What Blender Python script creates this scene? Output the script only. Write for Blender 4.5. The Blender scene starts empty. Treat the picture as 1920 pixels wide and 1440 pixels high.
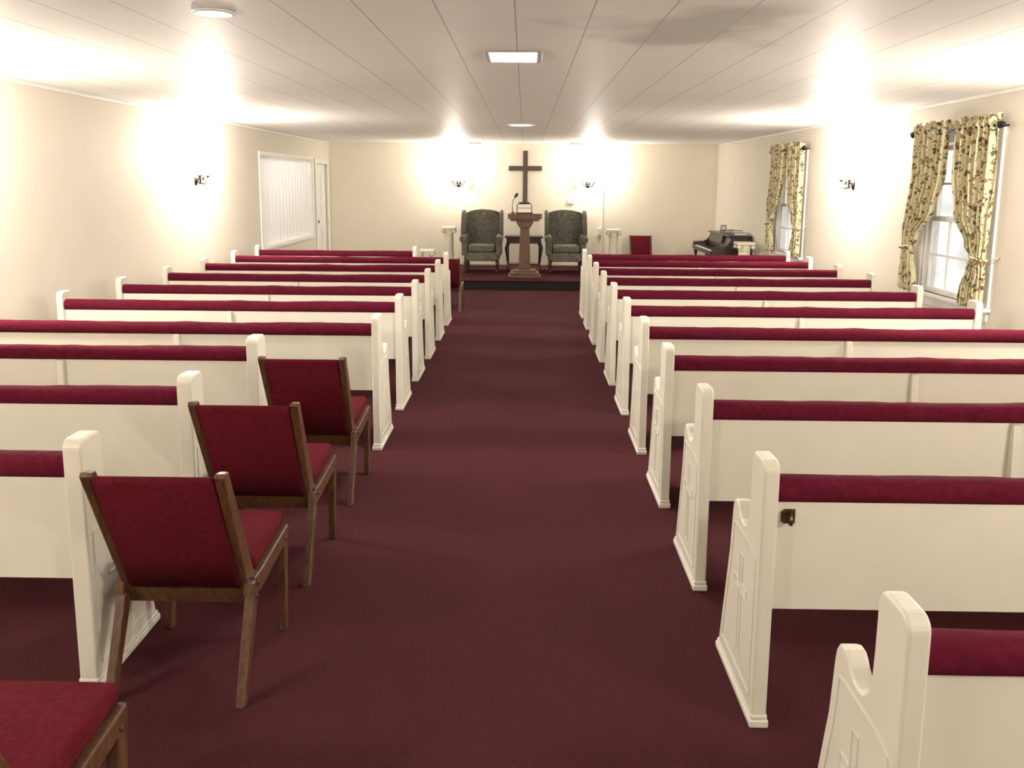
import bpy, bmesh, math, random
from mathutils import Vector, Matrix, noise
random.seed(3)
S = bpy.context.scene
COL = S.collection
S.view_settings.view_transform = 'Standard'
S.view_settings.look = 'None'
S.view_settings.exposure = 0.13
S.view_settings.gamma = 1.06

# ------------------------------------------------------------ materials
def nodes(name):
    m = bpy.data.materials.new(name); m.use_nodes = True
    nt = m.node_tree
    return m, nt, nt.nodes, nt.links, nt.nodes['Principled BSDF']

def mat(name, col, rough=.5, col2=None, scale=6, bump=0, bscale=60, metal=0, spec=.5, stretch=(1,1,1), sheen=0, detail=4):
    m, nt, N, L, P = nodes(name)
    P.inputs['Roughness'].default_value = rough
    P.inputs['Metallic'].default_value = metal
    P.inputs['Specular IOR Level'].default_value = spec
    if sheen: P.inputs['Sheen Weight'].default_value = sheen
    tc = N.new('ShaderNodeTexCoord'); mp = N.new('ShaderNodeMapping')
    mp.inputs['Scale'].default_value = stretch
    L.new(tc.outputs['Object'], mp.inputs['Vector'])
    nz = N.new('ShaderNodeTexNoise'); nz.inputs['Scale'].default_value = scale; nz.inputs['Detail'].default_value = detail
    L.new(mp.outputs[0], nz.inputs['Vector'])
    cr = N.new('ShaderNodeValToRGB')
    c2 = col2 if col2 else tuple(c*.9 for c in col)
    cr.color_ramp.elements[0].position = .35; cr.color_ramp.elements[1].position = .65
    cr.color_ramp.elements[0].color = (*c2, 1); cr.color_ramp.elements[1].color = (*col, 1)
    L.new(nz.outputs['Fac'], cr.inputs[0]); L.new(cr.outputs[0], P.inputs['Base Color'])
    if bump:
        n2 = N.new('ShaderNodeTexNoise'); n2.inputs['Scale'].default_value = bscale
        L.new(mp.outputs[0], n2.inputs['Vector'])
        b = N.new('ShaderNodeBump'); b.inputs['Strength'].default_value = bump; b.inputs['Distance'].default_value = .01
        L.new(n2.outputs['Fac'], b.inputs['Height']); L.new(b.outputs[0], P.inputs['Normal'])
    return m

def emis(name, col, st):
    m, nt, N, L, P = nodes(name)
    P.inputs['Base Color'].default_value = (*col, 1)
    P.inputs['Emission Color'].default_value = (*col, 1)
    P.inputs['Emission Strength'].default_value = st
    return m

M_wall = mat('wall_paint', (.68,.63,.54), .7, (.66,.61,.52), 3, .05, 150, spec=.3)
M_wallb = mat('back_wall_paint', (.74,.68,.56), .7, (.72,.66,.54), 3, .05, 150, spec=.3)
M_trim = mat('white_trim', (.80,.78,.74), .4)
M_pew = mat('pew_white_enamel', (.71,.68,.58), .38, (.68,.65,.55), 5, .03, 40)
M_red = mat('burgundy_upholstery', (.092,.006,.018), .95, (.066,.004,.013), 40, .25, 500, spec=.08)
M_red_chair = mat('burgundy_chair_fabric', (.088,.006,.012), .95, (.064,.004,.009), 60, .3, 600, spec=.08)
M_carpet = mat('burgundy_carpet', (.066,.0165,.0205), 1, (.038,.010,.013), 150, .5, 280, spec=.05, detail=5)
M_wood = mat('walnut_chair_wood', (.10,.045,.017), .38, (.045,.019,.008), 12, .1, 60, stretch=(6,6,1))
M_pulpit = mat('mahogany', (.11,.048,.022), .35, (.060,.025,.011), 10, .05, 60, stretch=(5,5,1))
M_dark = mat('dark_mahogany', (.030,.012,.008), .3, (.015,.007,.005), 10, stretch=(5,5,1))
M_cross = mat('dark_cross_wood', (.060,.038,.026), .5, (.034,.021,.014), 12, stretch=(5,5,1))
M_iron = mat('black_iron', (.018,.015,.014), .4, metal=.6)
M_bronze = mat('aged_bronze', (.16,.10,.045), .35, (.07,.04,.02), 30, metal=.9)
M_black = mat('matte_black', (.012,.012,.012), .6)
M_riser = mat('dark_riser', (.008,.006,.007), .7, spec=.2)
M_plaster = mat('cream_plaster', (.74,.70,.55), .5, (.66,.62,.47), 12, .1, 40)
M_ivory = mat('ivory_keys', (.8,.78,.7), .3)
M_paper = mat('paper', (.6,.6,.58), .8)
M_plastic = mat('white_plastic', (.75,.75,.73), .4)
M_fix = mat('gray_fixture_metal', (.50,.47,.45), .4)
M_conduit = mat('painted_conduit', (.80,.75,.62), .5)
M_glow = emis('lit_frosted_glass', (1,.93,.80), 18)
M_lens = emis('lit_ceiling_lens', (1,.97,.92), 12)

# ceiling with seams
def ceiling_mat():
    m, nt, N, L, P = nodes('ceiling_planks')
    P.inputs['Roughness'].default_value = .5
    P.inputs['Specular IOR Level'].default_value = .3
    tc = N.new('ShaderNodeTexCoord'); sx = N.new('ShaderNodeSeparateXYZ'); L.new(tc.outputs['Object'], sx.inputs[0])
    def math_(op, a, b=None, c=None):
        n = N.new('ShaderNodeMath'); n.operation = op
        for i, v in enumerate((a, b, c)):
            if v is None: continue
            if hasattr(v, 'links'): L.new(v, n.inputs[i])
            else: n.inputs[i].default_value = v
        return n.outputs[0]
    u = math_('MULTIPLY', math_('ADD', sx.outputs[0], 33.05), 1/.33)
    f = math_('FRACT', u)
    d = math_('MINIMUM', f, math_('SUBTRACT', 1, f))
    line = math_('LESS_THAN', d, .008)
    nz = N.new('ShaderNodeTexNoise'); nz.inputs['Scale'].default_value = .7; nz.inputs['Detail'].default_value = 3
    L.new(tc.outputs['Object'], nz.inputs['Vector'])
    cr = N.new('ShaderNodeValToRGB')
    cr.color_ramp.elements[0].position = .33; cr.color_ramp.elements[1].position = .6
    cr.color_ramp.elements[0].color = (.84,.83,.81,1); cr.color_ramp.elements[1].color = (.89,.885,.865,1)
    L.new(nz.outputs['Fac'], cr.inputs[0])
    # darker blotchy patch, outline broken up by noise
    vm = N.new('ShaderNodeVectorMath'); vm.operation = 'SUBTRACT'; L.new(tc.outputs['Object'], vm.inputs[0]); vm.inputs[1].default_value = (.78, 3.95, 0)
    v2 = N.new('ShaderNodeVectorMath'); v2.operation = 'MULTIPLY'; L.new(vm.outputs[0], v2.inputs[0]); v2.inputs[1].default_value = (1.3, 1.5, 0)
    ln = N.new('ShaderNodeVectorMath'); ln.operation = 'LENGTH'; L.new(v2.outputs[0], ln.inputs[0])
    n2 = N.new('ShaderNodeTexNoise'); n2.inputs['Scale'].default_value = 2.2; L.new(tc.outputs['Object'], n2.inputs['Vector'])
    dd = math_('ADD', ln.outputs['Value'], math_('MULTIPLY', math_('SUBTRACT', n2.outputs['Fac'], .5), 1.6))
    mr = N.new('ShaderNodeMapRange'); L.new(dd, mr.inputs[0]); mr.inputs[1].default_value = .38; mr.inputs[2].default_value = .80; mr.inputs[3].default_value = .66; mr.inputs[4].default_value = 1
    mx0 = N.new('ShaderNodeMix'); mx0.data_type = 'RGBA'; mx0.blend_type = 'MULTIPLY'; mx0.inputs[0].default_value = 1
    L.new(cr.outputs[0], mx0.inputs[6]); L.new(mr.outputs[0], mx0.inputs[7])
    mx = N.new('ShaderNodeMix'); mx.data_type = 'RGBA'
    L.new(line, mx.inputs[0]); L.new(mx0.outputs[2], mx.inputs[6]); mx.inputs[7].default_value = (.38,.34,.32,1)
    L.new(mx.outputs[2], P.inputs['Base Color'])
    return m
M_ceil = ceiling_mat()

def damask_mat():
    m, nt, N, L, P = nodes('damask_fabric')
    P.inputs['Roughness'].default_value = .8
    P.inputs['Specular IOR Level'].default_value = .2
    tc = N.new('ShaderNodeTexCoord')
    nz = N.new('ShaderNodeTexNoise'); nz.inputs['Scale'].default_value = 15; nz.inputs['Detail'].default_value = 1.5; nz.inputs['Distortion'].default_value = 1.8
    L.new(tc.outputs['Object'], nz.inputs['Vector'])
    cr = N.new('ShaderNodeValToRGB'); e = cr.color_ramp.elements
    e[0].position = .38; e[0].color = (.048,.053,.049,1)
    e[1].position = .46; e[1].color = (.20,.185,.135,1)
    a = e.new(.52); a.color = (.050,.058,.058,1)
    b = e.new(.60); b.color = (.15,.11,.08,1)
    c = e.new(.65); c.color = (.050,.058,.054,1)
    L.new(nz.outputs['Fac'], cr.inputs[0]); L.new(cr.outputs[0], P.inputs['Base Color'])
    return m
M_damask = damask_mat()

def floral_mat():
    m, nt, N, L, P = nodes('floral_curtain_fabric')
    P.inputs['Roughness'].default_value = .85
    P.inputs['Specular IOR Level'].default_value = .2
    tc = N.new('ShaderNodeTexCoord')
    nz = N.new('ShaderNodeTexNoise'); nz.inputs['Scale'].default_value = 34; L.new(tc.outputs['Object'], nz.inputs['Vector'])
    mixv = N.new('ShaderNodeMix'); mixv.data_type = 'VECTOR'; mixv.inputs[0].default_value = .08
    L.new(tc.outputs['Object'], mixv.inputs[4]); L.new(nz.outputs['Color'], mixv.inputs[5])
    vo = N.new('ShaderNodeTexVoronoi'); vo.inputs['Scale'].default_value = 25; L.new(mixv.outputs[1], vo.inputs['Vector'])
    sp = N.new('ShaderNodeSeparateColor'); L.new(vo.outputs['Color'], sp.inputs[0])
    cr = N.new('ShaderNodeValToRGB'); cr.color_ramp.interpolation = 'CONSTANT'; e = cr.color_ramp.elements
    e[0].position = 0; e[0].color = (.20,.065,.05,1)
    e[1].position = .20; e[1].color = (.19,.16,.065,1)
    for p, c in ((.40,(.24,.155,.08)),(.58,(.62,.56,.33)),(.84,(.11,.11,.065))):
        x = e.new(p); x.color = (*c,1)
    L.new(sp.outputs[0], cr.inputs[0])
    th = N.new('ShaderNodeMath'); th.operation = 'LESS_THAN'; th.inputs[1].default_value = .44; L.new(vo.outputs['Distance'], th.inputs[0])
    mx = N.new('ShaderNodeMix'); mx.data_type = 'RGBA'; mx.inputs[6].default_value = (.72,.66,.42,1)
    L.new(th.outputs[0], mx.inputs[0]); L.new(cr.outputs[0], mx.inputs[7]); L.new(mx.outputs[2], P.inputs['Base Color'])
    out = [n for n in N if n.type == 'OUTPUT_MATERIAL'][0]
    tr = N.new('ShaderNodeBsdfTranslucent'); L.new(mx.outputs[2], tr.inputs[0])
    ms = N.new('ShaderNodeMixShader'); ms.inputs[0].default_value = .25
    L.new(P.outputs[0], ms.inputs[1]); L.new(tr.outputs[0], ms.inputs[2]); L.new(ms.outputs[0], out.inputs[0])
    return m
M_floral = floral_mat()

def sheer_mat():
    m, nt, N, L, P = nodes('sheer_white_fabric')
    P.inputs['Base Color'].default_value = (.85,.84,.81,1); P.inputs['Roughness'].default_value = .8
    nz = N.new('ShaderNodeTexNoise'); nz.inputs['Scale'].default_value = 200
    b = N.new('ShaderNodeBump'); b.inputs['Strength'].default_value = .1; L.new(nz.outputs['Fac'], b.inputs['Height']); L.new(b.outputs[0], P.inputs['Normal'])
    out = [n for n in N if n.type == 'OUTPUT_MATERIAL'][0]
    tr = N.new('ShaderNodeBsdfTranslucent'); tr.inputs[0].default_value = (.85,.85,.85,1)
    ms = N.new('ShaderNodeMixShader'); ms.inputs[0].default_value = .25
    L.new(P.outputs[0], ms.inputs[1]); L.new(tr.outputs[0], ms.inputs[2]); L.new(ms.outputs[0], out.inputs[0])
    return m
M_sheer = sheer_mat()

def glass_mat():
    m, nt, N, L, P = nodes('window_glass')
    out = [n for n in N if n.type == 'OUTPUT_MATERIAL'][0]
    tr = N.new('ShaderNodeBsdfTransparent'); gl = N.new('ShaderNodeBsdfGlossy'); gl.inputs['Roughness'].default_value = .05
    ms = N.new('ShaderNodeMixShader'); ms.inputs[0].default_value = .08
    L.new(tr.outputs[0], ms.inputs[1]); L.new(gl.outputs[0], ms.inputs[2]); L.new(ms.outputs[0], out.inputs[0])
    return m
M_glass = glass_mat()

# ------------------------------------------------------------ mesh builder
class B:
    def __init__(s): s.bm = bmesh.new()
    def _add(s, t, M=None, smooth=False):
        if M is not None: t.transform(M)
        for f in t.faces: f.smooth = smooth
        me = bpy.data.meshes.new('tmp'); t.to_mesh(me); t.free()
        s.bm.from_mesh(me); bpy.data.meshes.remove(me)
        return s
    def box(s, x0, x1, y0, y1, z0, z1, bev=.004, seg=2, M=None, smooth=False):
        t = bmesh.new(); bmesh.ops.create_cube(t, size=1)
        for v in t.verts:
            v.co = Vector(((x0+x1)/2+v.co.x*(x1-x0), (y0+y1)/2+v.co.y*(y1-y0), (z0+z1)/2+v.co.z*(z1-z0)))
        if bev: bmesh.ops.bevel(t, geom=list(t.edges), offset=min(bev, .45*min(x1-x0, y1-y0, z1-z0)), segments=seg, profile=.5, affect='EDGES')
        return s._add(t, M, smooth)
    def prism(s, pts, a0, a1, axis='x', bev=.004, seg=2, M=None, smooth=False):
        t = bmesh.new()
        def P(p, a):
            return (a, p[0], p[1]) if axis == 'x' else ((p[0], a, p[1]) if axis == 'y' else (p[0], p[1], a))
        va = [t.verts.new(P(p, a0)) for p in pts]; vb = [t.verts.new(P(p, a1)) for p in pts]
        n = len(pts)
        fa = t.faces.new(va); fb = t.faces.new(vb[::-1])
        for i in range(n):
            t.faces.new((va[i], vb[i], vb[(i+1) % n], va[(i+1) % n]))
        bmesh.ops.recalc_face_normals(t, faces=list(t.faces))
        if bev:
            ed = [e for e in t.edges if (e in fa.edges) or (e in fb.edges)]
            bmesh.ops.bevel(t, geom=ed, offset=bev, segments=seg, profile=.5, affect='EDGES')
        return s._add(t, M, smooth)
    def lathe(s, prof, segs=24, M=None, smooth=True, sy=1):
        t = bmesh.new(); rings = []
        for r, z in prof:
            rings.append([t.verts.new((r*math.cos(2*math.pi*i/segs), sy*r*math.sin(2*math.pi*i/segs), z)) for i in range(segs)])
        for a, b in zip(rings, rings[1:]):
            for i in range(segs):
                j = (i+1) % segs; t.faces.new((a[i], a[j], b[j], b[i]))
        if prof[0][0] > 1e-5: t.faces.new(rings[0][::-1])
        if prof[-1][0] > 1e-5: t.faces.new(rings[-1])
        bmesh.ops.remove_doubles(t, verts=list(t.verts), dist=1e-5)
        bmesh.ops.recalc_face_normals(t, faces=list(t.faces))
        return s._add(t, M, smooth)
    def tube(s, pts, r, segs=8, M=None):
        pts = [Vector(p) for p in pts]; t = bmesh.new(); rings = []
        n = len(pts)
        up = Vector((0.13, .21, .97))
        for i, p in enumerate(pts):
            d = (pts[min(i+1, n-1)]-pts[max(i-1, 0)]).normalized()
            a = d.cross(up)
            if a.length < .05: a = d.cross(Vector((1, .1, 0)))
            a.normalize(); b = d.cross(a).normalized()
            if rings and a.dot(pa) < 0: a = -a; b = -b
            pa = a
            rr = r[i] if isinstance(r, (list, tuple)) else r
            rings.append([t.verts.new(p+rr*(math.cos(2*math.pi*k/segs)*a+math.sin(2*math.pi*k/segs)*b)) for k in range(segs)])
        for a, b in zip(rings, rings[1:]):
            for k in range(segs):
                j = (k+1) % segs; t.faces.new((a[k], a[j], b[j], b[k]))
        t.faces.new(rings[0]); t.faces.new(rings[-1])
        bmesh.ops.recalc_face_normals(t, faces=list(t.faces))
        return s._add(t, M, True)
    def bar(s, p0, p1, wx, wy, wx1=None, wy1=None, bev=.004, M=None):
        wx1 = wx1 or wx; wy1 = wy1 or wy
        t = bmesh.new()
        r = []
        for p, a, b in ((p0, wx, wy), (p1, wx1, wy1)):
            r.append([t.verts.new((p[0]+sx*a/2, p[1]+sy*b/2, p[2])) for sx, sy in ((-1,-1),(1,-1),(1,1),(-1,1))])
        t.faces.new(r[0]); t.faces.new(r[1])
        for i in range(4):
            j = (i+1) % 4; t.faces.new((r[0][i], r[0][j], r[1][j], r[1][i]))
        bmesh.ops.recalc_face_normals(t, faces=list(t.faces))
        if bev: bmesh.ops.bevel(t, geom=list(t.edges), offset=bev, segments=2, profile=.5, affect='EDGES')
        return s._add(t, M, False)
    def grid(s, fn, nu, nv, M=None, smooth=True, close=False):
        t = bmesh.new()
        g = [[t.verts.new(fn(u/nu, v/nv)) for u in range(nu+1)] for v in range(nv+1)]
        for v in range(nv):
            for u in range(nu):
                t.faces.new((g[v][u], g[v][u+1], g[v+1][u+1], g[v+1][u]))
        return s._add(t, M, smooth)
    def mesh(s, name, m):
        me = bpy.data.meshes.new(name); s.bm.to_mesh(me); s.bm.free(); me.materials.append(m)
        return me
    def obj(s, name, m, parent=None, loc=(0,0,0)):
        me = s.mesh(name, m)
        return link(name, me, parent, loc)

def link(name, me, parent=None, loc=(0,0,0)):
    o = bpy.data.objects.new(name, me); o.location = loc
    if parent: o.parent = parent
    COL.objects.link(o); return o

def root(name, loc, label, cat, group=None, rot=0, scale=1):
    o = bpy.data.objects.new(name, None); o.empty_display_size = .1
    o.location = loc; o.rotation_euler = (0, 0, rot); o.scale = (scale,)*3
    COL.objects.link(o); tag(o, label, cat, group); return o
def tag(o, label, cat, group=None):
    o['label'] = label; o['category'] = cat
    if group: o['group'] = group
def struct(o, label, cat):
    o['kind'] = 'structure'; tag(o, label, cat)

def clone(src, name, loc, label, cat, group, rot=0, scale=1):
    kids = list(src.children)
    n = src.copy(); n.name = name; n.location = loc; n.rotation_euler = (0, 0, rot); n.scale = (scale,)*3
    COL.objects.link(n); tag(n, label, cat, group)
    for k in kids:
        c = k.copy(); c.name = k.name.split('.')[0]; c.parent = n; COL.objects.link(c)
        for g in k.children:
            d = g.copy(); d.name = g.name.split('.')[0]; d.parent = c; COL.objects.link(d)
    return n

# ------------------------------------------------------------ room
XL, XR, YF, YB, ZC = -3.75, 3.65, -2.4, 15.45, 2.46
XH = XL-1.42
o = B().box(XH, XR+.12, YF-.12, YB+.12, -.1, 0, 0).obj('floor', M_carpet); struct(o, 'burgundy carpeted floor of the chapel', 'floor')
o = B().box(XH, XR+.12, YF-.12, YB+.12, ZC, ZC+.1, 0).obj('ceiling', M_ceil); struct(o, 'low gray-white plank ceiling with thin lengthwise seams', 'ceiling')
o = B().box(XH, XR+.12, YB, YB+.12, 0, ZC, 0).obj('wall_back', M_wallb); struct(o, 'cream painted wall behind the pulpit platform', 'wall')
o = B().box(XL-.12, XR+.12, YF-.12, YF, 0, ZC, 0).obj('wall_front', M_wall); struct(o, 'cream painted entrance wall', 'wall')
o = B().box(XH, XH+.12, 10.72, YB, 0, ZC, 0).obj('wall_hallway', M_wall); struct(o, 'cream hallway wall beyond the interior window', 'wall')
o = B().box(XH, XL-.12, 10.6, 10.72, 0, ZC, 0).obj('wall_hallway_end', M_wall); struct(o, 'cream hallway end wall beyond the interior window', 'wall')

def side_wall(name, x0, x1, holes, label):
    b = B(); y = YF
    for (ya, yb, za, zb) in sorted(holes):
        b.box(x0, x1, y, ya, 0, ZC, 0)
        if za > 0: b.box(x0, x1, ya, yb, 0, za, 0)
        b.box(x0, x1, ya, yb, zb, ZC, 0)
        y = yb
    b.box(x0, x1, y, YB, 0, ZC, 0)
    o = b.obj(name, M_wall); struct(o, label, 'wall')
WINR = [(6.34, 7.38), (10.62, 11.65)]
WZ0, WZ1 = .78, 2.10
side_wall('wall_right', XR, XR+.12, [(a, b, WZ0, WZ1) for a, b in WINR], 'cream painted side wall with two curtained windows')
LW = (11.38, 14.17, .78, 2.10); LD = (14.42, 15.22, 0, 2.04)
side_wall('wall_left', XL-.12, XL, [LW, LD], 'cream painted side wall with interior window and door')

k = 1
for (a, b, c, d, zz0, zz1, lab) in [
    (XL, XL+.025, YF, YB-.025, ZC-.03, ZC, 'thin painted crown trim along side wall'),
    (XR-.025, XR, YF, YB-.025, ZC-.03, ZC, 'thin painted crown trim along side wall'),
    (XL, XR, YB-.025, YB, ZC-.03, ZC, 'thin painted crown trim above platform wall')]:
    o = B().box(a, b, c, d, zz0, zz1, .005).obj('trim_%d' % k, M_wallb if k == 3 else M_trim); struct(o, lab, 'trim'); k += 1
o = B().box(XL, XL+.015, YF, 14.32, 0, .09, .004).obj('baseboard_left', M_trim); struct(o, 'white painted baseboard', 'baseboard')
o = B().box(XR-.015, XR, YF, YB, 0, .09, .004).obj('baseboard_right', M_trim); struct(o, 'white painted baseboard', 'baseboard')
o = B().box(1.95, XR-.015, YB-.015, YB, 0, .09, .004).obj('baseboard_back', M_trim); struct(o, 'white painted baseboard', 'baseboard')

# platform
o = B().box(-1.55, 1.9, 13.0, YB-.004, .0, .125, .004).obj('platform', M_riser)
tag(o, 'low carpeted platform with dark riser holding the pulpit', 'platform')
c_ = B().box(-1.555, 1.905, 12.97, YB-.004, .125, .15, .01, 3).obj('carpet_top', M_carpet, o)

# windows (right wall)
def window_right(idx, y0, y1):
    r = bpy.data.objects.new('window_%d' % idx, None); COL.objects.link(r); r.location = (XR, (y0+y1)/2, WZ0)
    struct(r, 'white double-hung window with muntins looking onto trees', 'window')
    h = WZ1-WZ0; w = (y1-y0)/2; d = XR
    b = B()
    b.box(-.02, 0, -w-.08, -w, -.0, h+.08, .004).box(-.02, 0, w, w+.08, 0, h+.08, .004)
    b.box(-.022, 0, -w-.085, w+.085, h, h+.09, .004)
    b.box(-.055, .03, -w-.10, w+.10, -.03, 0, .006).box(-.015, 0, -w-.07, w+.07, -.11, -.03, .004)
    b.box(0, .12, -w, -w+.02, 0, h, 0).box(0, .12, w-.02, w, 0, h, 0).box(0, .12, -w+.02, w-.02, h-.02, h, 0)
    b.obj('window_frame', M_trim, r)
    for (x0, z0, z1) in ((.03, 0.001, h/2+.02), (.06, h/2-.02, h-.02)):
        b = B(); wi = w-.02
        b.box(x0, x0+.028, -wi, -wi+.04, z0, z1, .003).box(x0, x0+.028, wi-.04, wi, z0, z1, .003)
        b.box(x0, x0+.028, -wi+.04, wi-.04, z0, z0+.045, .003).box(x0, x0+.028, -wi+.04, wi-.04, z1-.04, z1, .003)
        for q in (-1, 1): b.box(x0+.006, x0+.022, q*wi/3-.01, q*wi/3+.01, z0+.04, z1-.035, .002)
        b.box(x0+.007, x0+.021, -wi+.04, wi-.04, (z0+z1)/2-.01, (z0+z1)/2+.01, .002)
        b.obj('sash', M_trim, r)
        B().box(x0+.012, x0+.016, -wi+.035, wi-.035, z0+.04, z1-.035, 0).obj('glass_pane', M_glass, r)
for i, (a, b_) in enumerate(WINR): window_right(i+1, a, b_)

# curtains
def interp(tab, z):
    for (z0, w0), (z1, w1) in zip(tab, tab[1:]):
        if z1 <= z <= z0:
            t = (z0-z)/(z0-z1); t = t*t*(3-2*t); return w0+(w1-w0)*t
    return tab[-1][1]
WT = [(2.27,.58),(2.18,.57),(1.85,.56),(1.5,.48),(1.27,.27),(1.17,.15),(1.08,.21),(.92,.29),(.78,.30)]
def curtain(yo, direction, seed):
    X = XR-.095; zb = .78; zt = 2.27
    r = root('curtain', (X, yo, zb), 'floral cream and burgundy curtain panel tied back beside window', 'curtain', 'floral window curtains')
    def fn(u, v):
        z = zt-v*(zt-zb)
        w = interp(WT, z)
        y = direction*(w*u + (.03 if abs(z-1.17) < .2 else 0)*math.exp(-((z-1.17)/.1)**2))
        amp = .026*min(1, .5+w)
        if z > 2.12: amp = .03 if z > 2.205 else .022
        if abs(z-1.17) < .06: amp = .02
        ph = u*2*math.pi*7 + seed + .5*math.sin(v*7+seed)
        x = amp*math.sin(ph) + .006*math.sin(ph*2.3+z*4)
        y += .006*math.sin(ph*1.7+z*9)
        if z > 2.205: x += .012*math.sin(ph*2.1+z*60)
        z2 = z + (.018*math.sin(ph*1.3+seed) if v < .001 else 0) + (.01*math.sin(ph*.5) if v > .999 else 0)
        if direction < 0:
            t = min(1, max(0, (1.9-z)/.7)); y += .10*t*t*(3-2*t)
        else:
            if z < 1.17: y += .02*min(1, (1.17-z)/.25)
        return (x, y, z2-zb)
    ob = B().grid(fn, 110, 70).obj('curtain_panel', M_floral, r)
    sm = ob.modifiers.new('Solid', 'SOLIDIFY'); sm.thickness = .003
    oy = .10 if direction < 0 else 0
    pts = [(.042*math.cos(a), oy+direction*(.09+.085*math.sin(a)), .39+.015*math.sin(a)) for a in [i*math.pi/10 for i in range(21)]]
    b = B().tube(pts, .012, 6)
    b.tube([(.04, oy+direction*.0, .39), (.07, oy+direction*-.03, .40), (.093, oy+direction*-.04, .41)], .006)
    b.obj('tieback', M_floral, r)
for i, (a, b_) in enumerate(WINR):
    off = -.12 if i == 0 else -.14
    curtain(a+off, 1, i*1.3); curtain(b_+.12, -1, i*2.1+.7)
    yc = (a+b_)/2; L2 = (b_-a)/2+.13
    r = root('curtain_rod', (XR-.095, yc, 2.19), 'dark metal curtain rod with ball finials above window', 'curtain rod', 'curtain rods')
    B().tube([(0, -L2, 0), (0, L2, 0)], .010).obj('rod', M_iron, r)
    for s_ in (-1, 1):
        b = B().lathe([(0,-.035),(.016,-.03),(.026,-.012),(.030,0),(.026,.014),(.012,.03),(.018,.04),(0,.05)], 12, Matrix.Translation((0, s_*(L2+.03), 0)) @ Matrix.Rotation(s_*-math.pi/2, 4, 'X'))
        b.obj('finial', M_iron, r)
        B().tube([(0, s_*(L2-.02), 0), (.05, s_*(L2-.02), -.01), (.0945, s_*(L2-.02), 0)], .007).obj('bracket', M_iron, r)

# left interior window with sheer curtain
r = bpy.data.objects.new('window_3', None); COL.objects.link(r); r.location = (XL, LW[0], LW[2]); struct(r, 'wide white-framed interior window with sheer curtain', 'window')
w = LW[1]-LW[0]; h = LW[3]-LW[2]
b = B(); cw = .045
b.box(0, .02, -cw, 0, -cw, h+cw, .004).box(0, .02, w, w+cw, -cw, h+cw, .004)
b.box(0, .02, 0, w, h, h+cw, .004).box(0, .03, 0, w, -cw, 0, .004)
b.box(-.12, 0, 0, .015, 0, h, 0).box(-.12, 0, w-.015, w, 0, h, 0).box(-.12, 0, .015, w-.015, 0, .015, 0).box(-.12, 0, .015, w-.015, h-.015, h, 0)
b.obj('window_frame', M_trim, r)
B().box(-.112, -.106, .016, w-.016, .016, h-.016, 0).obj('glass_pane', M_glass, r)
r2 = root('sheer_curtain', (XL-.055, LW[0]+.03, LW[2]+.02), 'white pleated sheer curtain inside the interior window', 'curtain')
def fn(u, v):
    y = u*(w-.06); z = v*(h-.05)
    a = .026
    return (a*math.sin(u*2*math.pi*16), y, z)
B().grid(fn, 420, 12).obj('sheer_panel', M_sheer, r2)
B().tube([(0, -.012, h-.045), (0, w-.05, h-.045)], .006).obj('rod', M_trim, r2)

# door
r = bpy.data.objects.new('door_1', None); COL.objects.link(r); r.location = (XL, LD[0], 0); struct(r, 'white painted panel door with casing', 'door')
w = LD[1]-LD[0]; h = LD[3]
B().box(0, .025, -.08, 0, 0, h+.08, .004).box(0, .025, w, w+.08, 0, h+.08, .004).box(0, .025, 0, w, h, h+.08, .004).obj('door_frame', M_trim, r)
b = B().box(-.07, -.03, .005, w-.005, .005, h-.005, .003)
for (z0, z1) in ((.2,.9),(1.05,1.85)):
    for (y0, y1) in ((.1,.36),(.44,.70)): b.box(-.03, -.022, y0, y1, z0, z1, .006)
b.obj('door_leaf', M_trim, r)
B().lathe([(0,0),(.01,0),(.01,.03),(.026,.04),(.026,.055),(0,.065)], 16, Matrix.Translation((-.03, .07, 1.0)) @ Matrix.Rotation(math.pi/2, 4, 'Y')).obj('door_knob', M_bronze, r)

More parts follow.
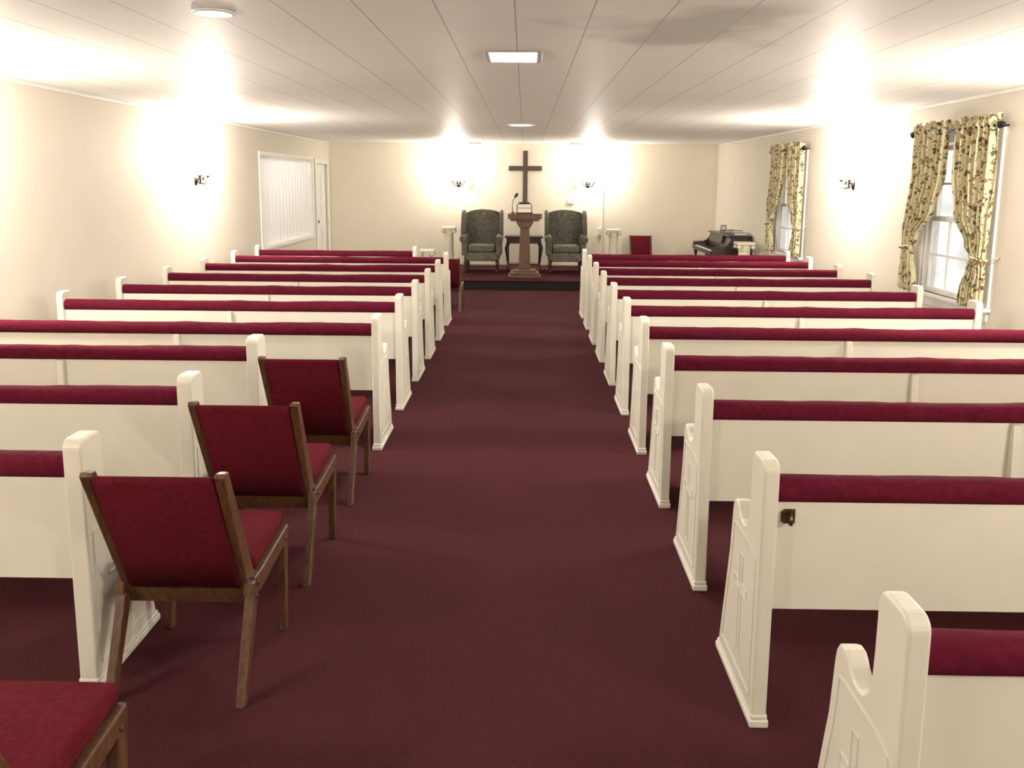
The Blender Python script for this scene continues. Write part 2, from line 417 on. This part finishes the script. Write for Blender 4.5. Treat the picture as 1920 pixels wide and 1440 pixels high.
# ------------------------------------------------------------ pews
def end_profile():
    p = [(0,.01)]
    for i in range(7):
        a = math.pi-math.pi/2*i/6; p.append((.036+.036*math.cos(a), .857+.036*math.sin(a)))
    for i in range(7):
        a = math.pi/2-math.pi/2*i/6; p.append((.101+.034*math.cos(a), .859+.034*math.sin(a)))
    return p+[(.136,.74),(.140,.67),(.153,.634),(.173,.614),(.198,.608),(.224,.613),(.246,.628),(.262,.646),(.276,.655),(.298,.655),(.316,.646),(.328,.628),(.334,.60),(.350,.45),(.44,.05),(.44,.01)]
pew_cache = {}
def pew_meshes(L, T):
    key = round(L, 3)
    if key in pew_cache: return pew_cache[key]
    parts = []
    for s_ in (-1, 1):
        xo = s_*L/2; xi = s_*(L/2-T); a, c = min(xo, xi), max(xo, xi)
        b = B().prism(end_profile(), a, c, 'x', .009, 4)
        m0 = .006
        b.box(a-m0, c+m0, -.008, .460, 0, .026, .005).box(a-m0/2, c+m0/2, -.004, .452, .026, .044, .007)
        f0, f1 = (xo-.001, xo+.003) if s_ > 0 else (xo-.003, xo+.001)
        def strip(p, q, wd=.006):
            d = Vector((q[0]-p[0], q[1]-p[1])); n = Vector((-d.y, d.x)).normalized()*wd/2
            b.prism([(p[0]-n.x, p[1]-n.y), (q[0]-n.x, q[1]-n.y), (q[0]+n.x, q[1]+n.y), (p[0]+n.x, p[1]+n.y)], f0, f1, 'x', 0)
        fr = [(.035,.09),(.035,.56),(.10,.575),(.295,.575),(.31,.45),(.395,.09)]
        for i in range(len(fr)): strip(fr[i], fr[(i+1) % len(fr)])
        cy = .19
        cr = [(cy-.016,.15),(cy-.016,.37),(cy-.070,.37),(cy-.070,.402),(cy-.016,.402),(cy-.016,.50),(cy+.016,.50),(cy+.016,.402),(cy+.070,.402),(cy+.070,.37),(cy+.016,.37),(cy+.016,.15)]
        for i in range(len(cr)): strip(cr[i], cr[(i+1) % len(cr)], .005)
        parts.append(('end_panel', b.mesh('end_panel', M_pew)))
    h = L/2-T
    parts.append(('backrest', B().prism([(.030,.395),(.030,.765),(.055,.765),(.075,.395)], -h, h, 'x', .003).mesh('backrest', M_pew)))
    n = 60; pr = []
    for i in range(20):
        a = 2*math.pi*i/20
        cx, sz = math.cos(a), math.sin(a)
        pr.append((.056+.041*math.copysign(abs(cx)**.75, cx), .789+.040*math.copysign(abs(sz)**.7, sz)))
    def cf(u, v):
        i = int(round(u*20)) % 20; p = pr[i]; x = -h+v*2*h
        q = .0035*noise.noise(Vector((x*2.3, i*.2, L)))+.002*noise.noise(Vector((x*9, i*.3, 4)))
        return (x, p[0]+(p[0]-.056)*q*25, p[1]+(p[1]-.79)*q*22+q)
    b = B().grid(cf, 20, n)
    bmesh.ops.remove_doubles(b.bm, verts=list(b.bm.verts), dist=1e-5); bmesh.ops.recalc_face_normals(b.bm, faces=list(b.bm.faces))
    parts.append(('back_cushion', b.mesh('back_cushion', M_red)))
    parts.append(('seat', B().prism([(.062,.40),(.062,.425),(.335,.435),(.345,.40)], -h, h, 'x', .003).mesh('seat', M_pew)))
    parts.append(('seat_cushion', B().prism([(.08,.427),(.08,.465),(.10,.475),(.32,.485),(.338,.475),(.342,.44)], -h+.005, h-.005, 'x', .008, 3, smooth=True).mesh('seat_cushion', M_red)))
    parts.append(('center_support', B().prism([(.03,.755),(.006,.75),(-.012,.42),(-.012,0),(.36,0),(.33,.40),(.07,.40),(.030,.42)], -.018, .018, 'x', .003).mesh('center_support', M_pew)))
    pew_cache[key] = parts
    return parts
def pew(xa, xb, y, label, group, T=.05):
    r = root('church_pew', ((xa+xb)/2, y, 0), label, 'pew', group)
    for nm, me in pew_meshes(xb-xa, T):
        link(nm, me, r)
    return r
LAB = 'white painted church pew with burgundy padded top rail'
G = 'pews beside the aisle'
RY = [1.48, 2.37, 3.245, 4.13, 4.99, 5.87, 6.76, 7.66, 8.51, 9.39, 10.2]
RP = [pew(.745+(.02 if i == 0 else 0), 3.38+(.02 if i == 0 else 0), y, 'white church pew with burgundy top rail and bronze back latch' if i == 1 else LAB, G) for i, y in enumerate(RY)]
LY = [5.01, 5.94, 6.83, 7.73, 8.66, 9.58]
for y in LY: pew(-3.55, -.925, y, LAB, G)
for y in [2.50, 3.37, 4.25]: pew(-3.65, -1.45, y, 'white painted church pew with burgundy top rail behind aisle chair', G, .065)
pew(-3.55, -1.42, 10.45, 'short white church pew with burgundy padded top rail', G)
b = B().box(-.019, .019, -.004, 0, -.024, .024, .002)
b.box(-.026, -.010, -.006, -.001, -.018, .018, .002)
b.tube([(0,-.004,.012),(0,-.020,.008),(.0,-.026,-.004),(.0,-.022,-.018),(0,-.012,-.022)], [.005,.005,.006,.007,.005], 8)
b.lathe([(0,-.001),(.003,-.001),(.003,.001),(0,.0015)], 8, Matrix.Translation((0,-.005,.018)) @ Matrix.Rotation(math.pi/2, 4, 'X'))
lt = b.obj('latch', M_bronze, RP[1], (-(3.38-.745)/2+.055+.038, .030, .708)); lt['label'] = 'small bronze latch on pew back'

# ------------------------------------------------------------ aisle chairs
def make_chair(loc, label, rot=0, scale=1):
    r = root('upholstered_chair', loc, label, 'chair', 'burgundy and walnut side chairs', rot, scale)
    for s_ in (-1, 1):
        x = s_*.222
        B().bar((x, .012, 0), (x, .180, .385), .032, .038, .034, .055, .005).obj('back_leg', M_wood, r)
        B().bar((x, .48, 0), (x, .510, .385), .030, .034, .034, .052, .005).obj('front_leg', M_wood, r)
        B().prism([(.115,.335),(.125,.375),(.535,.410),(.54,.365),(.515,.350),(.2,.315)], x-.017, x+.017, 'x', .005).obj('side_rail', M_wood, r)
        b = B()
        for (yy, zz) in ((.170,.355),(.150,.318),(.495,.365)):
            b.lathe([(0,-.004),(.008,-.004),(.008,.003),(.004,.005),(0,.005)], 10, Matrix.Translation((x+s_*.018, yy, zz)) @ Matrix.Rotation(s_*math.pi/2, 4, 'Y'))
        b.obj('bolts', M_black, r)
        xp = s_*.203
        Mt = Matrix.Identity(4); Mt[0][2] = s_*.02; Mt[0][3] = -s_*.02*.40
        B().prism([(.165,.285),(-.062,.822),(-.052,.834),(-.015,.828),(.225,.33),(.220,.285)], xp-.016, xp+.016, 'x', .005, M=Mt).obj('back_post', M_wood, r)
    def yb(z): return .165-(z-.285)*(.227/.537)
    B().prism([(yb(.38)-.002,.365),(yb(.50)-.010,.50),(yb(.80)-.006,.800),(yb(.82)+.004,.822),(yb(.82)+.028,.816),(yb(.79)+.045,.78),(yb(.5)+.06,.5),(yb(.38)+.05,.365)], -.191, .191, 'x', .007, 3, smooth=True).obj('backrest', M_red_chair, r)
    B().prism([(.165,.285),(.145,.345),(.165,.35),(.19,.285)], -.186, .186, 'x', .003).obj('back_rail', M_wood, r)
    B().box(-.205, .205, .48, .50, .345, .39, .003).obj('front_rail', M_wood, r)
    Mx = Matrix.Translation((0, .315, .408)) @ Matrix.Rotation(math.radians(4.5), 4, 'X')
    B().box(-.180, .180, -.19, -.09, -.040, .010, .018, 4, Mx, True).box(-.220, .220, -.115, .235, -.018, .042, .022, 4, Mx, True).obj('seat', M_red_chair, r)
    return r
CG = 'burgundy and walnut side chairs'
c1 = make_chair((-1.155, 2.42, 0), 'walnut side chair with burgundy seat and back beside pew end')
clone(c1, 'upholstered_chair', (-1.155, 3.23, 0), 'walnut side chair with burgundy seat and back beside pew end', 'chair', CG)
clone(c1, 'upholstered_chair', (-1.155, 4.10, 0), 'walnut side chair with burgundy seat standing behind long pew', 'chair', CG)
clone(c1, 'upholstered_chair', (-1.25, 1.33, 0), 'walnut side chair with burgundy seat, partly visible in aisle', 'chair', CG)
clone(c1, 'upholstered_chair', (-1.06, 10.62, 0), 'low dark chair with burgundy back beside first pew', 'chair', CG, 0, .88)
clone(c1, 'upholstered_chair', (2.17, 15.05, 0), 'burgundy chair standing against the cream wall facing the pews', 'chair', CG, math.pi, .92)

# ------------------------------------------------------------ sconces and lights
def sconce(loc, rot, vis=True):
    r = root('wall_sconce', loc, 'black wrought iron two-arm wall sconce with lit glass shades', 'sconce', 'iron wall sconces', rot)
    B().lathe([(0,0),(.045,0),(.042,.010),(.02,.018),(.012,.03),(0,.032)], 20, Matrix.Rotation(math.pi/2, 4, 'X'), sy=1.5).obj('back_plate', M_iron, r)
    for s_ in (-1, 1):
        pts = []
        for i in range(25):
            t = i/24
            pts.append((s_*(.115*t), -.02-.075*math.sin(t*math.pi/2), -.045*math.sin(t*math.pi*1.25)+.0*t))
        sc = [(s_*(.06+.026*(1-.7*a/14)*math.cos(a*.55+2)), -.065, .018+.026*(1-.7*a/14)*math.sin(a*.55+2)) for a in range(15)]
        b = B().tube(pts, .0085).tube(sc, .007)
        b.lathe([(0,0),(.012,.002),(.016,.010),(.032,.016),(.034,.022),(.0,.022)], 16, Matrix.Translation((s_*.115, -.095, .028)))
        b.obj('arm', M_iron, r)
        B().lathe([(.022,.05),(.034,.065),(.042,.09),(.044,.115),(.052,.14),(.050,.14),(.041,.115),(.038,.09),(.030,.067),(.018,.055)], 20, Matrix.Translation((s_*.115, -.095, 0))).obj('glass_shade', M_glow, r)
    return r
def plight(loc, e, col=(1,.80,.56), rad=.08):
    l = bpy.data.lights.new('bulb', 'POINT'); l.energy = e; l.color = col; l.shadow_soft_size = rad
    o = bpy.data.objects.new('bulb_light', l); o.location = loc; COL.objects.link(o); return o
WARM = (1,.90,.77)
for (x, y, rot) in ((XL, 9.15, math.pi/2), (XR, 9.05, -math.pi/2), (XL, 4.85, math.pi/2), (XR, 4.75, -math.pi/2), (XL, .6, math.pi/2), (XR, .6, -math.pi/2)):
    sconce((x, y, 1.74), rot)
    dx = .25 if x < 0 else -.25
    plight((x+dx, y-.08, 2.03), 158, WARM)
for x in (-1.27, 1.19):
    sconce((x, YB, 1.70), 0)
    plight((x+(.08 if x > 0 else -.08), YB-.24, 1.97), 80, (1,.91,.77))

# ceiling lights, plus an added hallway fill
def ceil_rect(x, y, w, d, lab):
    r = root('ceiling_light', (x, y, ZC), lab, 'ceiling light', 'flush ceiling lights')
    b = B()
    for (a, c, e, f) in ((-w/2-.03, w/2+.03, -d/2-.03, -d/2), (-w/2-.03, w/2+.03, d/2, d/2+.03), (-w/2-.03, -w/2, -d/2, d/2), (w/2, w/2+.03, -d/2, d/2)):
        b.box(a, c, e, f, -.010, 0, .003)
    b.obj('light_frame', M_fix, r)
    B().box(-w/2, w/2, -d/2, d/2, -.012, 0, .003).obj('light_lens', M_lens, r)
ceil_rect(-.075, 4.78, .27, .34, 'lit square recessed ceiling light with metal frame')
def ceil_round(x, y, R, lab):
    r = root('ceiling_light', (x, y, ZC), lab, 'ceiling light', 'flush ceiling lights')
    B().lathe([(R,0),(R*1.2,0),(R*1.2,-.006),(R*1.1,-.012),(R,-.010),(R,0)], 32).obj('light_frame', M_plastic, r)
    B().lathe([(0,-.009),(R*.7,-.009),(R,-.004),(R,0),(0,0)], 32).obj('light_lens', M_lens, r)
ceil_round(-.06, 10.4, .15, 'lit round recessed ceiling light')
ceil_round(-1.36, 3.60, .075, 'small round recessed ceiling light')
def area(loc, sx, sy, e, col=(1,.96,.90)):
    l = bpy.data.lights.new('panel', 'AREA'); l.shape = 'RECTANGLE'; l.size = sx; l.size_y = sy; l.energy = e; l.color = col
    o = bpy.data.objects.new('downlight_or_fill', l); o.location = loc; COL.objects.link(o)
area((-.075, 4.78, ZC-.03), .27, .34, 32)
area((-.06, 10.4, ZC-.03), .25, .25, 32)
area((-.075, -.6, ZC-.03), .27, .34, 20)
area((-1.36, 3.60, ZC-.03), .12, .12, 6)
area((XL-.75, 12.9, ZC-.03), .3, 2.6, 60)  # added unseen hallway light, brightens the sheer curtain from behind
for x in (-.95, .95):
    o = B().box(-.12, .12, -.05, .05, -.015, 0, .004).obj('ceiling_vent', M_bronze, None, (x, 15.2, ZC)); tag(o, 'small dark vent on ceiling near platform wall', 'vent', 'ceiling vents')

# ------------------------------------------------------------ platform furniture
r = root('wall_cross', (0, YB, 1.34), 'dark wooden cross hung on cream wall behind pulpit', 'cross')
B().box(-.045, .045, -.04, 0, 0, .985, .004).box(-.315, -.045, -.04, 0, .61, .70, .004).box(.045, .315, -.04, 0, .61, .70, .004).obj('cross_body', M_cross, r)

def wing_chair(x, y):
    r = root('wing_chair', (x, y, .151), 'dark damask wingback armchair with short legs on platform', 'armchair', 'wingback armchairs')
    W = .36
    b = B().box(-W+.05, W-.05, -.30, .30, .20, .36, .02, 3); b.obj('seat_base', M_damask, r)
    B().box(-.24, .24, -.34, .20, .36, .49, .045, 5, None, True).obj('seat_cushion', M_damask, r)
    pts = [(-.30,.36)]
    for i in range(15):
        t = i/14; xx = -.34+.68*t; pts.append((xx, 1.02+.085*math.sin(math.pi*t)**.6))
    pts.append((.30,.36))
    Mb = Matrix.Translation((0,.22,0)) @ Matrix.Rotation(math.radians(-8), 4, 'X')
    B().prism(pts, -.02, .10, 'y', .03, 4, Mb, True).obj('backrest', M_damask, r)
    for s_ in (-1, 1):
        wp = [(.26,.62),(-.12,.62),(-.17,.70),(-.15,.80),(-.06,.90),(-.02,.99),(.05,1.06),(.16,1.09),(.30,1.07)]
        a = s_*.31
        B().prism(wp, min(a, a+s_*.065), max(a, a+s_*.065), 'x', .022, 4, None, True).obj('wing', M_damask, r)
        b = B().box(min(s_*.25, s_*.35), max(s_*.25, s_*.35), -.32, .26, .30, .60, .02, 3)
        pth = [(s_*.315, -.36, .585), (s_*.315, -.345, .59), (s_*.315, -.1, .605), (s_*.315, .22, .61)]
        b.tube(pth, [.05,.068,.066,.06], 16)
        b.obj('arm', M_damask, r)
        B().tube([(s_*.27,-.27,.22),(s_*.285,-.30,.16),(s_*.28,-.29,.08),(s_*.275,-.30,.02),(s_*.275,-.30,0)], [.035,.034,.022,.024,.026], 12).obj('front_leg', M_dark, r)
        B().bar((s_*.27,.30,0), (s_*.27,.25,.22), .035, .035, .045, .045).obj('back_leg', M_dark, r)
    B().box(-.26, .26, -.295, -.275, .085, .11, .004).obj('stretcher', M_dark, r)
    return r
wing_chair(-.76, 14.35); wing_chair(.73, 14.35)

# pulpit
r = root('pulpit', (.0, 13.42, .15), 'reddish mahogany pulpit with tapered column and slanted top', 'pulpit')
B().box(-.27, .27, -.21, .21, 0, .05, .008).box(-.24, .24, -.19, .19, .05, .10, .012).box(-.19, .19, -.16, .16, .10, .135, .012).obj('base', M_pulpit, r)
b = B().bar((0,0,.135), (0,0,.86), .20, .19, .15, .15, .006)
for s_ in (-1,1): b.bar((s_*.060,-.092,.16), (s_*.04,-.078,.84), .012, .012, .010, .01, 0)
b.obj('column', M_pulpit, r)
B().prism([(-.09,.84),(-.14,.93),(-.14,.95),(.14,.95),(.14,.93),(.09,.84)], -.15, .15, 'y', .004).box(-.24, .24, -.19, .19, .95, .985, .006).obj('capital', M_pulpit, r)
b = B().prism([(-.23,.985),(-.23,1.075),(-.21,1.075),(.23,1.01),(.23,.985)], -.28, .28, 'x', .005); b.obj('desk', M_pulpit, r)
r = root('book_stand', (-.01, 13.30, 1.233), 'small black reading stand with lamp hood on pulpit', 'reading stand')
b = B().box(-.14, .14, -.03, .03, -.012, .008, .003).tube([(-.12,0,.0),(-.12,.02,.13),(-.10,.02,.15),(.10,.02,.15),(.12,.02,.13),(.12,0,0)], .007).tube([(-.11,.01,.08),(.11,.01,.08)], .005)
b.obj('stand_frame', M_iron, r)
B().box(-.09, .09, -.0, .05, .145, .175, .01, 3).obj('lamp_hood', M_iron, r)
r = root('microphone', (-.20, 13.26, 1.232), 'black gooseneck microphone on pulpit', 'microphone')
b = B().lathe([(0,-.006),(.03,-.006),(.03,.012),(.012,.02),(0,.02)], 16).tube([(0,0,.01),(-.01,0,.1),(.0,-.0,.19),(.03,.02,.25)], .006); b.obj('gooseneck', M_black, r)
B().lathe([(0,-.03),(.014,-.025),(.02,0),(.026,.02),(.024,.04),(.012,.055),(0,.06)], 14, Matrix.Translation((.045,.025,.275)) @ Matrix.Rotation(.6, 4, 'Y')).obj('microphone_head', M_black, r)

# communion table
r = root('communion_table', (-.015, 14.45, .151), 'dark polished wooden table behind the pulpit', 'table')
B().box(-.345, .345, -.20, .20, .60, .63, .008).obj('tabletop', M_dark, r)
B().box(-.31, .31, -.17, .17, .50, .60, .004).obj('apron', M_dark, r)
for sx in (-1,1):
    for sy in (-1,1):
        B().tube([(sx*.28,sy*.15,.5),(sx*.305,sy*.165,.42),(sx*.29,sy*.155,.25),(sx*.28,sy*.15,.1),(sx*.30,sy*.17,.03),(sx*.30,sy*.17,0)], [.035,.036,.024,.016,.022,.024], 12).obj('leg', M_dark, r)
B().box(-.27, .27, -.13, .13, .11, .13, .004).obj('shelf', M_dark, r)

# pedestal columns
def column(loc, h, wd, label):
    r = root('pedestal_column', loc, label, 'column', 'cream plaster pedestal columns')
    w2 = wd/2
    B().box(-w2*.9, w2*.9, -w2*.9, w2*.9, 0, .04, .005).lathe([(w2*.85,.04),(w2*.88,.055),(w2*.8,.075),(w2*.70,.085),(w2*.74,.10),(w2*.66,.115)], 32).obj('base', M_plaster, r)
    def fn(u, v):
        a = u*2*math.pi; rr = (w2*.70-.008*v)*(1-.06*abs(math.sin(a*8)))
        return (rr*math.cos(a), rr*math.sin(a), .11+v*(h-.11-.13))
    B().grid(fn, 96, 6).obj('shaft', M_plaster, r)
    b = B().lathe([(w2*.66,h-.14),(w2*.72,h-.13),(w2*.66,h-.115),(w2*.74,h-.08),(w2*.85,h-.04)], 32)
    for sx in (-1,1):
        for sy in (-1,1):
            b.lathe([(0,-.03),(.022,-.03),(.03,-.02),(.03,.02),(.022,.03),(0,.03)], 14, Matrix.Translation((sx*w2*.78, sy*w2*.78, h-.075)) @ Matrix.Rotation(math.pi/4*(1 if sx*sy > 0 else -1), 4, 'Z') @ Matrix.Rotation(math.pi/2, 4, 'X'))
    b.box(-w2, w2, -w2, w2, h-.04, h, .006)
    b.obj('capital', M_plaster, r)
column((-1.37, 14.45, .151), .78, .25, 'cream fluted plaster pedestal column on the platform')
column((1.60, 14.45, .151), .76, .25, 'cream fluted plaster pedestal column on the platform')
column((-1.72, 14.05, 0), .55, .26, 'short cream plaster pedestal column beside the platform')
column((3.38, 12.35, 0), .85, .27, 'cream fluted plaster pedestal column beside the piano')

# wall items
o = B().box(-.012, .012, -.02, 0, 0, 1.51, .004).obj('conduit', M_conduit, None, (1.485, YB, .152)); tag(o, 'cream painted cable conduit running down the wall', 'conduit')
r = root('thermostat', (.87, YB, 1.375), 'small white thermostat on cream wall', 'thermostat')
B().box(-.06, .06, -.025, 0, -.04, .04, .006).obj('housing', M_plastic, r); B().box(-.03, .03, -.028, -.025, -.01, .02, .001).obj('display', M_fix, r)
r = root('wall_outlet', (1.435, YB, .80), 'white electrical outlet box on cream wall', 'outlet')
B().box(-.036, .036, -.03, 0, -.075, .075, .004).obj('outlet_cover', M_plastic, r)
for q in (.0325, -.0325): B().box(-.015, .015, -.033, -.03, q-.0175, q+.0175, .001).obj('socket', M_fix, r)

# piano against right wall, keyboard facing -x
PY0, PY1 = 12.85, 14.30
PXb = XR-.03
PT = .91
r = root('upright_piano', (PXb, (PY0+PY1)/2, 0), 'dark mahogany spinet piano against the side wall', 'piano')
hl = (PY1-PY0)/2
B().prism([(0,0.0),(0,.885),(-.30,.885),(-.33,.87),(-.36,.76),(-.38,.60),(-.38,0.0)], -hl+.03, hl-.03, 'y', .006).box(-.36, .0, -hl, hl, .885, PT, .006).obj('case', M_dark, r)
for s_ in (-1,1):
    y0 = s_*hl; y1 = s_*(hl-.035)
    B().prism([(0,0),(0,.885),(-.30,.885),(-.38,.76),(-.44,.73),(-.62,.72),(-.63,.60),(-.40,.55),(-.40,0)], min(y0,y1), max(y0,y1), 'y', .006).obj('side_panel', M_dark, r)
B().box(-.62, -.36, -hl+.036, hl-.036, .585, .635, .004).box(-.635, -.615, -hl+.036, hl-.036, .60, .655, .004).obj('keybed', M_dark, r)
b = B(); nk = 52; kw = (2*hl-.16)/nk
for i in range(nk): b.box(-.605, -.46, -hl+.08+i*kw+.001, -hl+.08+(i+1)*kw-.001, .635, .66, .001, 1)
kk = b.obj('white_keys', M_ivory, r)
b = B()
for i in range(nk-1):
    if i % 7 in (0,1,3,4,5): b.box(-.56, -.46, -hl+.08+(i+1)*kw-.006, -hl+.08+(i+1)*kw+.006, .66, .672, .001, 1)
b.obj('black_keys', M_black, r)
for s_ in (-1,1):
    B().lathe([(.018,0),(.024,.03),(.016,.06),(.022,.2),(.03,.42),(.02,.5),(.035,.56),(.035,.60)], 14, Matrix.Translation((-.58, s_*(hl-.06), 0))).obj('leg', M_dark, r)
B().prism([(-.345,.76),(-.40,.765),(-.365,.905),(-.35,.905)], -.36, .36, 'y', .004).obj('music_desk', M_dark, r)
def book(loc, sx, sy, sz, m, rot, lab):
    q = root('book', loc, lab, 'book', 'music books on the piano', rot)
    B().box(-sx/2, sx/2, -sy/2, sy/2, 0, .004, .001).box(-sx/2, sx/2, -sy/2, sy/2, sz-.004, sz, .001).box(-sx/2, -sx/2+.004, -sy/2, sy/2, .004, sz-.004, 0).obj('cover', m, q)
    B().box(-sx/2+.005, sx/2-.004, -sy/2+.004, sy/2-.004, .004, sz-.004, 0).obj('pages', M_paper, q)
M_gray = mat('gray_cloth', (.08,.08,.09), .7); M_tan = mat('tan_cover', (.18,.14,.09), .7)
book((PXb-.18, 13.10, PT+.001), .20, .27, .04, M_gray, .2, 'gray hymnal lying on top of piano')
book((PXb-.17, 13.12, PT+.042), .18, .24, .03, M_tan, -.15, 'tan songbook stacked on hymnal')
book((PXb-.16, 13.62, PT+.001), .20, .27, .05, M_gray, .05, 'gray hymnal lying on top of piano')
q = root('picture_frame', (PXb-.20, 13.88, PT), 'small dark framed picture standing on piano', 'picture frame', None, .0)
Mt = Matrix.Rotation(math.radians(60), 4, 'Z') @ Matrix.Rotation(math.radians(12), 4, 'Y')
B().box(-.006,.006,-.05,.05,.002,.015,.002,2,Mt).box(-.006,.006,-.05,.05,.105,.12,.002,2,Mt).box(-.006,.006,-.05,-.038,.015,.105,.002,2,Mt).box(-.006,.006,.038,.05,.015,.105,.002,2,Mt).obj('frame', M_dark, q)
B().box(-.003,.003,-.038,.038,.015,.105,0,2,Mt).obj('picture', M_fix, q)

# ------------------------------------------------------------ world (pale foliage daylight)
w = bpy.data.worlds.new('World'); S.world = w; w.use_nodes = True
N = w.node_tree.nodes; L = w.node_tree.links; bg = N['Background']
tc = N.new('ShaderNodeTexCoord'); nz = N.new('ShaderNodeTexNoise'); nz.inputs['Scale'].default_value = 16; nz.inputs['Detail'].default_value = 6
L.new(tc.outputs['Generated'], nz.inputs['Vector'])
cr = N.new('ShaderNodeValToRGB'); e = cr.color_ramp.elements
e[0].position = .34; e[0].color = (.36,.39,.33,1); e[1].position = .56; e[1].color = (.90,.90,.88,1)
L.new(nz.outputs['Fac'], cr.inputs[0]); L.new(cr.outputs[0], bg.inputs[0]); bg.inputs[1].default_value = 1.4

# ------------------------------------------------------------ camera
cd = bpy.data.cameras.new('Camera'); cam = bpy.data.objects.new('Camera', cd); COL.objects.link(cam)
cd.sensor_width = 36; cd.lens = 36*1500/1920; cd.shift_y = -153/1920
pitch = math.atan(226/1500); yaw = math.atan(23/1500)
M = Matrix.Translation((0,0,1.74)) @ Matrix.Rotation(yaw, 4, 'Z') @ Matrix.Rotation(math.pi/2-pitch, 4, 'X') @ Matrix.Rotation(math.radians(.4), 4, 'Z')
cam.matrix_world = M
cd.clip_start = .05
S.camera = cam
